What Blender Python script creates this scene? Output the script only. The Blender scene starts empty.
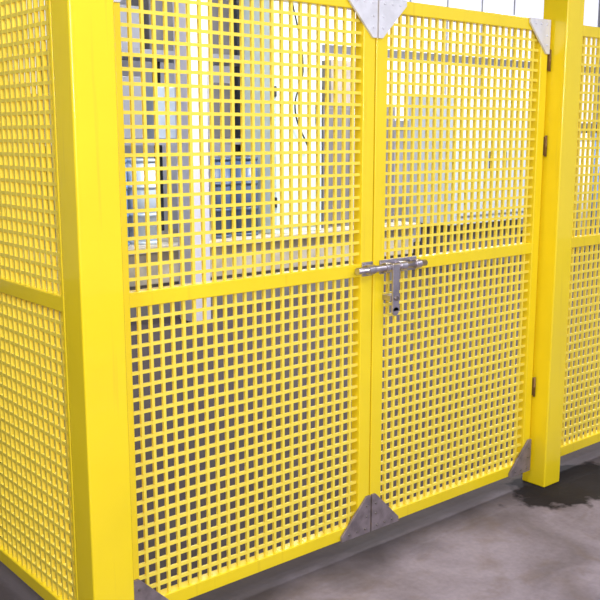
import bpy, bmesh, math, random
from mathutils import Matrix, Vector
random.seed(4)
S=bpy.context.scene
S.view_settings.view_transform='Standard'
S.view_settings.look='None'

# ---------------- materials ----------------
def mat(name,col,rough=.5,metal=0,coat=0,noise=0,nscale=8,col2=None,bump=0,emit=0,ecol=None,streak=0):
    m=bpy.data.materials.new(name);m.use_nodes=True
    nt=m.node_tree;N=nt.nodes;L=nt.links;b=N["Principled BSDF"]
    b.inputs["Base Color"].default_value=(*col,1)
    b.inputs["Roughness"].default_value=rough
    b.inputs["Metallic"].default_value=metal
    b.inputs["Coat Weight"].default_value=coat
    if emit:
        b.inputs["Emission Color"].default_value=(*(ecol or col),1);b.inputs["Emission Strength"].default_value=emit
    if noise or bump:
        tc=N.new("ShaderNodeTexCoord");n=N.new("ShaderNodeTexNoise")
        n.inputs["Scale"].default_value=nscale;n.inputs["Detail"].default_value=6
        L.new(tc.outputs["Object"],n.inputs["Vector"])
        if noise:
            r=N.new("ShaderNodeValToRGB");c2=col2 or tuple(v*(1-noise) for v in col)
            r.color_ramp.elements[0].color=(*c2,1);r.color_ramp.elements[1].color=(*col,1)
            r.color_ramp.elements[0].position=.35;r.color_ramp.elements[1].position=.62
            L.new(n.outputs["Fac"],r.inputs["Fac"]);out=r.outputs["Color"]
            if streak:
                mp=N.new("ShaderNodeMapping");mp.inputs["Scale"].default_value=(38,38,1.6)
                L.new(tc.outputs["Object"],mp.inputs[0])
                n2=N.new("ShaderNodeTexNoise");n2.inputs["Scale"].default_value=1;n2.inputs["Detail"].default_value=5
                L.new(mp.outputs[0],n2.inputs["Vector"])
                r2=N.new("ShaderNodeValToRGB");r2.color_ramp.elements[0].position=.60;r2.color_ramp.elements[1].position=.78
                r2.color_ramp.elements[0].color=(0,0,0,1);r2.color_ramp.elements[1].color=(streak,)*3+(1,)
                L.new(n2.outputs["Fac"],r2.inputs["Fac"])
                mx=N.new("ShaderNodeMix");mx.data_type='RGBA';L.new(r2.outputs[0],mx.inputs[0]);L.new(out,mx.inputs[6])
                mx.inputs[7].default_value=(.45,.26,.03,1);out=mx.outputs[2]
            L.new(out,b.inputs["Base Color"])
        if bump:
            bp=N.new("ShaderNodeBump");bp.inputs["Strength"].default_value=bump;bp.inputs["Distance"].default_value=.01
            L.new(n.outputs["Fac"],bp.inputs["Height"]);L.new(bp.outputs["Normal"],b.inputs["Normal"])
    return m
Y_POST=mat("yellow_frp_post",(.97,.73,.012),.26,coat=.5,noise=.05,nscale=3,bump=.03,streak=.25)
Y_FRAME=mat("yellow_frp_frame",(.97,.73,.015),.30,coat=.4,noise=.05,nscale=5,streak=.2)
Y_GRID=mat("yellow_frp_grating",(.97,.77,.09),.4,coat=.1)
STEEL=mat("zinc_steel",(.58,.54,.62),.32,metal=.9,noise=.3,nscale=30)
GUSS=mat("galvanised_plate",(.30,.25,.28),.5,metal=.4,noise=.35,nscale=25)
GUSL=mat("galvanised_plate_bloom",(.80,.80,.88),.45,metal=.15,noise=.12,nscale=25)  # upper gussets and rivets, glare bloom painted in as a paler colour
RIVET=mat("rivet_dark",(.25,.22,.22),.4,metal=.8)
HINGE=mat("hinge_brown",(.25,.14,.05),.5,metal=.5)
WHITE=mat("white_paint",(.86,.88,.89),.45,noise=.08,nscale=2)
LAV=mat("lavender_white_paint",(.80,.79,.93),.5)
CAB=mat("pale_green_white_enamel",(.76,.89,.88),.35,noise=.08,nscale=2)
MACH=mat("pale_blue_grey_enamel",(.74,.82,.90),.45,noise=.08,nscale=1.5)
DARK=mat("dark_steel",(.06,.07,.09),.5,noise=.4,nscale=4)
BEAM=mat("grey_beam_paint",(.40,.41,.47),.5)
GREYB=mat("greybrown_steel",(.25,.24,.25),.6,noise=.3,nscale=3)
BLUE=mat("blue_drum",(.16,.32,.66),.35)
NAVY=mat("navy_drum",(.08,.13,.25),.35)
SILV=mat("pale_drum",(.64,.74,.86),.35,metal=.2)
BEIGE=mat("beige_concrete",(.66,.60,.49),.8,noise=.35,nscale=4)
WOOD=mat("cardboard",(.48,.42,.36),.8,noise=.2,nscale=5)
GLASS=mat("window_bright",(.9,.9,1),.3,emit=1.0,ecol=(.86,.87,1.0))
TUBE=mat("tube_glow",(1,1,1),.3,emit=6,ecol=(.95,.96,1))
WALLM=mat("painted_wall",(.66,.67,.76),.8,noise=.25,nscale=1.2)
WALLD=mat("side_wall",(.55,.54,.56),.8,noise=.15,nscale=1.2)
CEIL=mat("ceiling_paint",(.5,.5,.52),.9,noise=.1,nscale=2)
BLACK=mat("black_rubber",(.02,.02,.02),.5)

def floor_mat():
    m=bpy.data.materials.new("concrete_floor");m.use_nodes=True
    nt=m.node_tree;N=nt.nodes;L=nt.links;b=N["Principled BSDF"]
    tc=N.new("ShaderNodeTexCoord")
    def noise(s,d=6,dist=0):
        n=N.new("ShaderNodeTexNoise");n.inputs["Scale"].default_value=s;n.inputs["Detail"].default_value=d
        n.inputs["Distortion"].default_value=dist
        L.new(tc.outputs["Object"],n.inputs["Vector"]);return n
    def ramp(src,p0,p1,c0,c1):
        r=N.new("ShaderNodeValToRGB");e=r.color_ramp.elements
        e[0].position=p0;e[1].position=p1;e[0].color=(*c0,1);e[1].color=(*c1,1)
        L.new(src,r.inputs["Fac"]);return r
    def mix(f,a,b2,mode='MIX'):
        x=N.new("ShaderNodeMix");x.data_type='RGBA';x.blend_type=mode
        if isinstance(f,(int,float)): x.inputs[0].default_value=f
        else: L.new(f,x.inputs[0])
        for sock,v in((x.inputs[6],a),(x.inputs[7],b2)):
            if isinstance(v,tuple): sock.default_value=(*v,1)
            else: L.new(v,sock)
        return x.outputs[2]
    base=ramp(noise(2.3,8,.8).outputs["Fac"],.36,.64,(.215,.180,.212),(.36,.31,.38))
    fine=ramp(noise(45,4).outputs["Fac"],.3,.7,(.86,.86,.86),(1,1,1))
    c=mix(1,base.outputs[0],fine.outputs[0],'MULTIPLY')
    br=ramp(noise(4.1,5,1.2).outputs["Fac"],.52,.70,(0,0,0),(1,1,1))
    half=N.new("ShaderNodeMath");half.operation='MULTIPLY';half.inputs[1].default_value=.45
    L.new(br.outputs[0],half.inputs[0])
    c=mix(half.outputs[0],c,(.19,.14,.115))
    # shade painted into the floor colour, along the gate line and inside the fence
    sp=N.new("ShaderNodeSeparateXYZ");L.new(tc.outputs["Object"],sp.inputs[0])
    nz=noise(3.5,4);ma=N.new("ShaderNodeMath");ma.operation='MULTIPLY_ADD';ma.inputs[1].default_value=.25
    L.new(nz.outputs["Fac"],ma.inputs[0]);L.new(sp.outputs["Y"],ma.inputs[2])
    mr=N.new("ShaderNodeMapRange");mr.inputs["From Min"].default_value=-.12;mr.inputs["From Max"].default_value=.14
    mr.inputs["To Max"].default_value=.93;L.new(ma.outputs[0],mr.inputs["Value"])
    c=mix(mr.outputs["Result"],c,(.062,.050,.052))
    # damp patch round the foot of the hinge post
    sub=N.new("ShaderNodeVectorMath");sub.operation='SUBTRACT';sub.inputs[1].default_value=(2.19,-.12,0)
    L.new(tc.outputs["Object"],sub.inputs[0])
    sc=N.new("ShaderNodeVectorMath");sc.operation='MULTIPLY';sc.inputs[1].default_value=(1.6,3.1,0)
    L.new(sub.outputs[0],sc.inputs[0])
    ln=N.new("ShaderNodeVectorMath");ln.operation='LENGTH';L.new(sc.outputs[0],ln.inputs[0])
    ad=N.new("ShaderNodeMath");ad.operation='ADD';n2=noise(7,4)
    L.new(ln.outputs["Value"],ad.inputs[0]);L.new(n2.outputs["Fac"],ad.inputs[1])
    dv=N.new("ShaderNodeMath");dv.operation='MULTIPLY';dv.inputs[1].default_value=.5
    L.new(ad.outputs[0],dv.inputs[0])
    st=ramp(dv.outputs[0],.51,.56,(.95,.95,.95),(0,0,0))
    c=mix(st.outputs[0],c,(.018,.015,.018))
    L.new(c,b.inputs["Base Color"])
    rr=ramp(noise(2.2,4).outputs["Fac"],.35,.65,(.7,)*3,(.9,)*3);L.new(rr.outputs[0],b.inputs["Roughness"])
    b.inputs["Specular IOR Level"].default_value=.15
    bp=N.new("ShaderNodeBump");bp.inputs["Strength"].default_value=.25;bp.inputs["Distance"].default_value=.01
    L.new(noise(20,6).outputs["Fac"],bp.inputs["Height"]);L.new(bp.outputs["Normal"],b.inputs["Normal"])
    return m
FLOORM=floor_mat()

# ---------------- mesh helpers ----------------
class B:
    def __init__(s): s.bm=bmesh.new();s.mats=[]
    def mi(s,m):
        if m not in s.mats:s.mats.append(m)
        return s.mats.index(m)
    def box(s,x0,x1,y0,y1,z0,z1,m):
        v=[s.bm.verts.new((x,y,z)) for x in(x0,x1) for y in(y0,y1) for z in(z0,z1)]
        k=s.mi(m)
        for f in((0,1,3,2),(4,6,7,5),(0,4,5,1),(2,3,7,6),(0,2,6,4),(1,5,7,3)):
            s.bm.faces.new([v[i] for i in f]).material_index=k
    def prism(s,pts,y0,y1,m):
        a=[s.bm.verts.new((x,y0,z)) for x,z in pts];b=[s.bm.verts.new((x,y1,z)) for x,z in pts]
        k=s.mi(m);n=len(pts)
        fs=[s.bm.faces.new(a),s.bm.faces.new(b[::-1])]
        for i in range(n): fs.append(s.bm.faces.new((a[i],b[i],b[(i+1)%n],a[(i+1)%n])))
        for f in fs:f.material_index=k
    def cyl(s,p0,p1,r,m,n=20,r2=None):
        p0=Vector(p0);p1=Vector(p1);d=p1-p0
        M=Matrix.Translation((p0+p1)/2)@d.to_track_quat('Z','Y').to_matrix().to_4x4()
        g=bmesh.ops.create_cone(s.bm,cap_ends=True,segments=n,radius1=r,radius2=r if r2 is None else r2,depth=d.length,matrix=M)
        k=s.mi(m)
        fs={f for v in g['verts'] for f in v.link_faces}
        for f in fs:
            f.material_index=k
            if len(f.verts)==4:f.smooth=True
    def done(s,name,bevel=0,parent=None,M=None):
        bmesh.ops.recalc_face_normals(s.bm,faces=s.bm.faces)
        me=bpy.data.meshes.new(name);s.bm.to_mesh(me);s.bm.free()
        for m in s.mats:me.materials.append(m)
        o=bpy.data.objects.new(name,me);S.collection.objects.link(o)
        if bevel:
            bv=o.modifiers.new("bevel",'BEVEL');bv.width=bevel;bv.segments=3;bv.limit_method='ANGLE'
            bv.harden_normals=True
            for p in me.polygons:p.use_smooth=True
        if parent:o.parent=parent
        if M is not None:o.matrix_world=M
        return o
def empty(name,loc=(0,0,0),rz=0):
    e=bpy.data.objects.new(name,None);S.collection.objects.link(e);e.empty_display_size=.1
    e.location=loc;e.rotation_euler=(0,0,rz);return e

GB,GT,MID=.07,2.07,1.103
PITCH=.0415
def grating(b,x0,x1,z0,z1,y0=.012,dep=.013):
    w=.0098;h=.0108
    nx=max(1,round((x1-x0)/(PITCH*.96)));px=(x1-x0)/nx
    nz=max(1,round((z1-z0)/(PITCH*1.01)));pz=(z1-z0)/nz
    for i in range(1,nx):
        x=x0+i*px
        a=[(x-w/2,y0),(x+w/2,y0),(x+w*.32,y0+dep),(x-w*.32,y0+dep)]
        lo=[b.bm.verts.new((p[0],p[1],z0)) for p in a];hi=[b.bm.verts.new((p[0],p[1],z1)) for p in a]
        k=b.mi(Y_GRID)
        for j in range(4):
            b.bm.faces.new((lo[j],lo[(j+1)%4],hi[(j+1)%4],hi[j])).material_index=k
    for i in range(1,nz):
        z=z0+i*pz;yy=y0+.0006
        a=[(yy,z-h/2),(yy,z+h/2),(y0+dep+.0006,z+h*.32),(y0+dep+.0006,z-h*.32)]
        lo=[b.bm.verts.new((x0,*p)) for p in a];hi=[b.bm.verts.new((x1,*p)) for p in a]
        k=b.mi(Y_GRID)
        for j in range(4):
            b.bm.faces.new((lo[j],lo[(j+1)%4],hi[(j+1)%4],hi[j])).material_index=k

def framed_panel(parent,x0,x1,sl=.05,sr=.05,rail=.048):
    f=B();D=.045
    f.box(x0,x0+sl,0,D,GB,GT,Y_FRAME);f.done("stile_hinge",.004,parent)
    f=B();f.box(x1-sr,x1,0,D,GB,GT,Y_FRAME);f.done("stile_lock",.004,parent)
    for nm,z0 in(("rail_bottom",GB),("rail_middle",MID-rail/2),("rail_top",GT-rail)):
        f=B();f.box(x0+sl-.002,x1-sr+.002,.002,D-.002,z0,z0+rail,Y_FRAME);f.done(nm,.004,parent)
    g=B()
    grating(g,x0+sl-.004,x1-sr+.004,GB+rail-.004,MID-rail/2+.004)
    grating(g,x0+sl-.004,x1-sr+.004,MID+rail/2-.004,GT-rail+.004)
    g.done("grating",0,parent)

def gusset(parent,x,z,sx,sz,size=.15):
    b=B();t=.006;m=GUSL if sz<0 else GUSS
    P=[(x,z),(x+sx*size,z),(x+sx*size,z+sz*.02),(x+sx*.02,z+sz*size),(x,z+sz*size)]
    b.prism(P,-.004-t,-.0005,m)
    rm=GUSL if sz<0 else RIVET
    k=size/.15
    for i in range(3):
        d=(.028+.042*i)*k
        b.cyl((x+sx*d,-.014,z+sz*.02),(x+sx*d,-.009,z+sz*.02),.004,rm,12,.006)
        if i:b.cyl((x+sx*.02,-.014,z+sz*d),(x+sx*.02,-.009,z+sz*d),.004,rm,12,.006)
    b.done("corner_gusset",.001,parent)

W=1.029
gl=empty("gate_leaf")
framed_panel(gl,-.018,W-.003,.028,.058)
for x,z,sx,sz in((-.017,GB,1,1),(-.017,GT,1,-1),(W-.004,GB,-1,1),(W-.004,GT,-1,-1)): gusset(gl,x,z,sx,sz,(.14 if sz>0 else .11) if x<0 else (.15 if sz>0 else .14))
gr=empty("gate_leaf.001")
framed_panel(gr,W+.003,2*W-.001,.058,.05)
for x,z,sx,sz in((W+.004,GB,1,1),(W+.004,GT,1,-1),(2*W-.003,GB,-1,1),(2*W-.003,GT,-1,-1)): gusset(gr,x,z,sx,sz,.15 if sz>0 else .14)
for par,x in((gl,-.024),(gr,2*W+.006)):
    for z in(.42,1.5,1.86):
        b=B();b.cyl((x,-.006,z),(x,-.006,z+.09),.005,HINGE,14);b.cyl((x,-.006,z+.03),(x,-.006,z+.06),.0055,HINGE,14)
        b.box(x-.004,x+.007,-.003,.03,z+.005,z+.085,HINGE);b.done("hinge",0,par)

def panel_obj(name,M,length,sl=.03,sr=.05):
    e=empty(name);framed_panel(e,0,length,sl,sr);e.matrix_world=M;return e
panel_obj("fence_panel",Matrix.Translation((2*W+.137,0,0)),1.5,.04)
M=Matrix.Translation((-.1788,.055+1.8,0))@Matrix.Rotation(-math.pi/2,4,'Z')
panel_obj("fence_panel.001",M,1.8,.05,.015)

def post(name,x0,x1,y0,y1,h=2.45):
    b=B();b.box(x0,x1,y0,y1,0,h,Y_POST);return b.done(name,.007)
post("fence_post",-.180,-.042,-.06,.050)
post("fence_post.001",2*W+.013,2*W+.135,-.08,.045)
post("fence_post.002",2*W+1.64,2*W+1.76,-.08,.045)
post("fence_post.003",-.195,-.045,1.858,2.0)

# barrel bolt latch
L=empty("slide_bolt_latch",(0,0,0))
z=MID+.004
b=B();x0,x1=W-.08,W+.25
b.box(W-.060,W-.006,-.006,-.0005,z-.026,z+.026,STEEL)
b.box(W+.03,x1-.02,-.006,-.0005,z-.026,z+.026,STEEL);b.done("mounting_plates",.002,L)
b=B();b.cyl((x0-.025,-.026,z),(x1+.008,-.026,z),.0125,STEEL,24);b.done("bolt_rod",0,L)
b=B()
for a,c in((W-.055,W-.022),(W+.035,W+.062),(W+.11,W+.145),(W+.195,W+.225)):
    b.cyl((a,-.026,z),(c,-.026,z),.018,STEEL,24);b.box(a,c,-.026,-.004,z-.016,z+.016,STEEL)
b.done("keepers",.001,L)
b=B();b.box(W+.055,W+.090,-.052,-.044,z-.165,z+.012,STEEL);b.cyl((W+.0725,-.052,z-.165),(W+.0725,-.044,z-.165),.0175,STEEL,24)
b.cyl((W+.0725,-.026,z),(W+.0725,-.05,z),.012,STEEL,20)
b.box(W+.050,W+.095,-.044,-.0005,z-.125,z-.105,STEEL)
b.cyl((W+.0725,-.060,z-.115),(W+.0725,-.05,z-.115),.009,RIVET,14)
b.done("hasp_handle",.002,L)

# ---------------- room ----------------
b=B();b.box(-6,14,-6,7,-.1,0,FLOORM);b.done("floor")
b=B();b.box(-6,14,7,7.15,0,4.6,WALLM);b.done("wall_back")
b=B();b.box(14,14.15,-6,7,0,4.6,WALLD);b.done("wall_right")
b=B();b.box(-6.15,-6,-6,7,0,4.6,WALLD);b.done("wall_left")
b=B();b.box(-6.15,14.15,-6.15,7.15,4.6,4.7,CEIL);b.done("ceiling")

def window(name,x0,x1,z0,z1,n,y=6.93):
    b=B();b.box(x0,x1,y+.03,y+.06,z0,z1,GLASS)
    for i in range(n+1):
        x=x0+(x1-x0)*i/n;b.box(x-.02,x+.02,y+.02,y+.07,z0,z1,WHITE)
    for zz in(z0,z0+(z1-z0)*.38,z1):b.box(x0-.05,x1+.05,y-.01,y+.07,zz-.05,zz+.05,BEAM if zz!=z1 else LAV)
    b.done(name)
window("window_1",6.2,13.4,1.75,4.3,9)
window("window_2",1.2,3.0,1.9,4.3,4)

b=B();b.box(1.0,6.1,4.5,5.6,.0,.30,GREYB);b.box(1.0,6.1,4.48,5.62,.30,.58,BEIGE);b.box(.95,6.15,4.44,5.66,.58,.64,BEIGE);b.done("equipment_plinth",.01)
PT=.64
def drum(name,x,y,r,h,m,z0=PT):
    b=B();b.cyl((x,y,z0),(x,y,z0+h),r,m,28)
    for t in(.0,.33,.66,.97):b.cyl((x,y,z0+h*t),(x,y,z0+h*t+.03),r*1.04,m,28)
    b.cyl((x+r*.4,y,z0+h+.02),(x+r*.4,y,z0+h+.045),r*.15,DARK,12)
    b.done(name)
for i,(x,m) in enumerate(((2.52,BLUE),(2.84,SILV),(3.62,NAVY),(3.94,NAVY),(2.15,SILV),(1.5,BLUE))):
    drum("storage_drum" if i==0 else "storage_drum.%03d"%i,x,4.72,.14,.74,m)
rk=empty("storage_rack")
b=B()
for x in(1.1,2.3,3.5,4.5):
    for y in(5.05,5.55):b.box(x,x+.06,y,y+.06,PT,3.4,DARK)
for z in(1.5,2.3,3.1):b.box(1.1,4.56,5.05,5.6,z,z+.06,BEAM)
b.done("rack_frame",0,rk)
b=B();random.seed(7)
for z in(1.56,2.36):
    x=1.2
    while x<4.1:
        w=random.uniform(.22,.5);m=random.choice([GREYB,BEAM,GREYB,WOOD,SILV,MACH])
        b.box(x,x+w,5.1,5.5,z,z+random.uniform(.35,.68),m);x+=w+random.uniform(.02,.15)
b.done("stored_boxes",.01,rk)
b=B();b.box(2.92,3.12,4.1,4.3,0,4.6,LAV);b.done("support_column",.01)
b=B()
for x in(3.30,3.42):b.cyl((x,4.53,PT),(x,4.53,4.6),.035,WHITE,16)
for z in(1.0,2.2,3.2):b.box(3.24,3.48,4.51,4.56,z,z+.04,DARK)
b.done("riser_pipes")
b=B();b.box(4.18,4.80,4.55,5.0,PT,3.15,CAB);b.box(4.20,4.78,4.535,4.555,PT+.06,3.09,CAB)
b.box(4.7,4.73,4.515,4.54,1.7,1.9,DARK)
for z in(.9,1.95,2.9):b.box(4.185,4.205,4.52,4.55,z,z+.1,DARK)
b.done("electrical_cabinet",.008)
cu=bpy.data.curves.new("hanging_cable",'CURVE');cu.dimensions='3D';cu.bevel_depth=.008
sp=cu.splines.new('BEZIER');pts=[(4.35,4.49,2.9),(4.5,4.49,2.2),(4.4,4.49,1.85),(4.58,4.49,1.45)]
sp.bezier_points.add(3)
for p,q in zip(sp.bezier_points,pts):p.co=q;p.handle_left_type=p.handle_right_type='AUTO'
o=bpy.data.objects.new("hanging_cable",cu);S.collection.objects.link(o);cu.materials.append(BLACK)
b=B();b.box(4.95,6.0,4.7,5.3,PT,1.9,GREYB)
for i in range(3):b.box(4.98+.34*i,4.98+.34*i+.31,4.685,4.7,PT+.04,1.86,GREYB if i%2==0 else SILV)
b.box(5.1,5.85,4.75,5.2,1.9,2.35,WOOD);b.done("steel_locker",.006)
b=B();b.box(6.85,8.5,4.6,5.3,.55,2.05,MACH);b.box(7.0,8.35,4.7,5.2,0,.56,GREYB)
b.box(6.95,7.65,4.585,4.6,.65,1.95,MACH);b.box(7.72,8.4,4.585,4.6,.65,1.95,MACH)
b.box(7.5,7.53,4.56,4.59,1.2,1.4,DARK);b.box(7.78,7.81,4.56,4.59,1.2,1.4,DARK);b.done("machine_cabinet",.012)
b=B()
for i in range(4):
    m=[SILV,SILV,WHITE,BLUE][i];x=9.3+.34*i
    b.cyl((x,4.9,0),(x,4.9,1.5),.13,m,24);b.cyl((x,4.9,1.5),(x,4.9,1.62),.13,m,24,.04);b.cyl((x,4.9,1.62),(x,4.9,1.74),.04,DARK,16)
b.done("gas_cylinders")
b=B();b.box(-6,14,5.9,6.1,3.95,4.15,BEAM);b.done("ceiling_beam")

def lamp(i,x,y,z,power,sx=1.4,sy=.3,col=(.97,.98,1)):
    b=B();b.box(x-sx/2,x+sx/2,y-.08,y+.08,z,z+.06,WHITE)
    b.cyl((x-sx/2+.03,y-.04,z-.02),(x+sx/2-.03,y-.04,z-.02),.016,TUBE,12);b.cyl((x-sx/2+.03,y+.04,z-.02),(x+sx/2-.03,y+.04,z-.02),.016,TUBE,12)
    b.cyl((x-sx*.35,y,z+.06),(x-sx*.35,y,4.6),.008,DARK,8);b.cyl((x+sx*.35,y,z+.06),(x+sx*.35,y,4.6),.008,DARK,8)
    b.done("fluorescent_lamp" if i==0 else "fluorescent_lamp.%03d"%i)
    l=bpy.data.lights.new("tube_light",'AREA');l.shape='RECTANGLE';l.size=sx;l.size_y=sy;l.energy=power;l.color=col
    o=bpy.data.objects.new("tube_light",l);S.collection.objects.link(o);o.location=(x,y,z-.06)
lamp(0,-2.2,-1.2,3.7,90)
lamp(1,1.8,-2.6,3.7,60)
lamp(2,2.6,2.9,4.1,130)
lamp(3,5.6,2.7,4.1,230)
lamp(4,5.5,-2.6,3.7,50)
lamp(5,9.4,3.2,4.1,180)
l=bpy.data.lights.new("fill_light",'AREA');l.size=1.0;l.energy=110;l.color=(1,.97,.95)  # unseen fill lamp added on the camera side to brighten the gate
o=bpy.data.objects.new("fill_light",l);S.collection.objects.link(o);o.location=(-1.4,-4.0,2.2)
o.rotation_euler=(Vector((.8,0,1.15))-o.location).to_track_quat('-Z','Y').to_euler()

w=bpy.data.worlds.new("world");S.world=w;w.use_nodes=True
bg=w.node_tree.nodes["Background"];bg.inputs[0].default_value=(.9,.92,1,1);bg.inputs[1].default_value=.55

yaw,pitch,roll,f=.8700,.1788,.0003,912
F=Vector((math.cos(yaw)*math.cos(pitch),math.sin(yaw)*math.cos(pitch),-math.sin(pitch)))
R=F.cross(Vector((0,0,1))).normalized();U=R.cross(F)
P=Vector((-1.3362,-2.3840,1.5214+GB))
cd=bpy.data.cameras.new("camera");co=bpy.data.objects.new("camera",cd);S.collection.objects.link(co)
co.matrix_world=Matrix(((R.x,U.x,-F.x,P.x),(R.y,U.y,-F.y,P.y),(R.z,U.z,-F.z,P.z),(0,0,0,1)))
cd.sensor_width=36;cd.lens=f/600*36;cd.clip_start=.05
S.camera=co
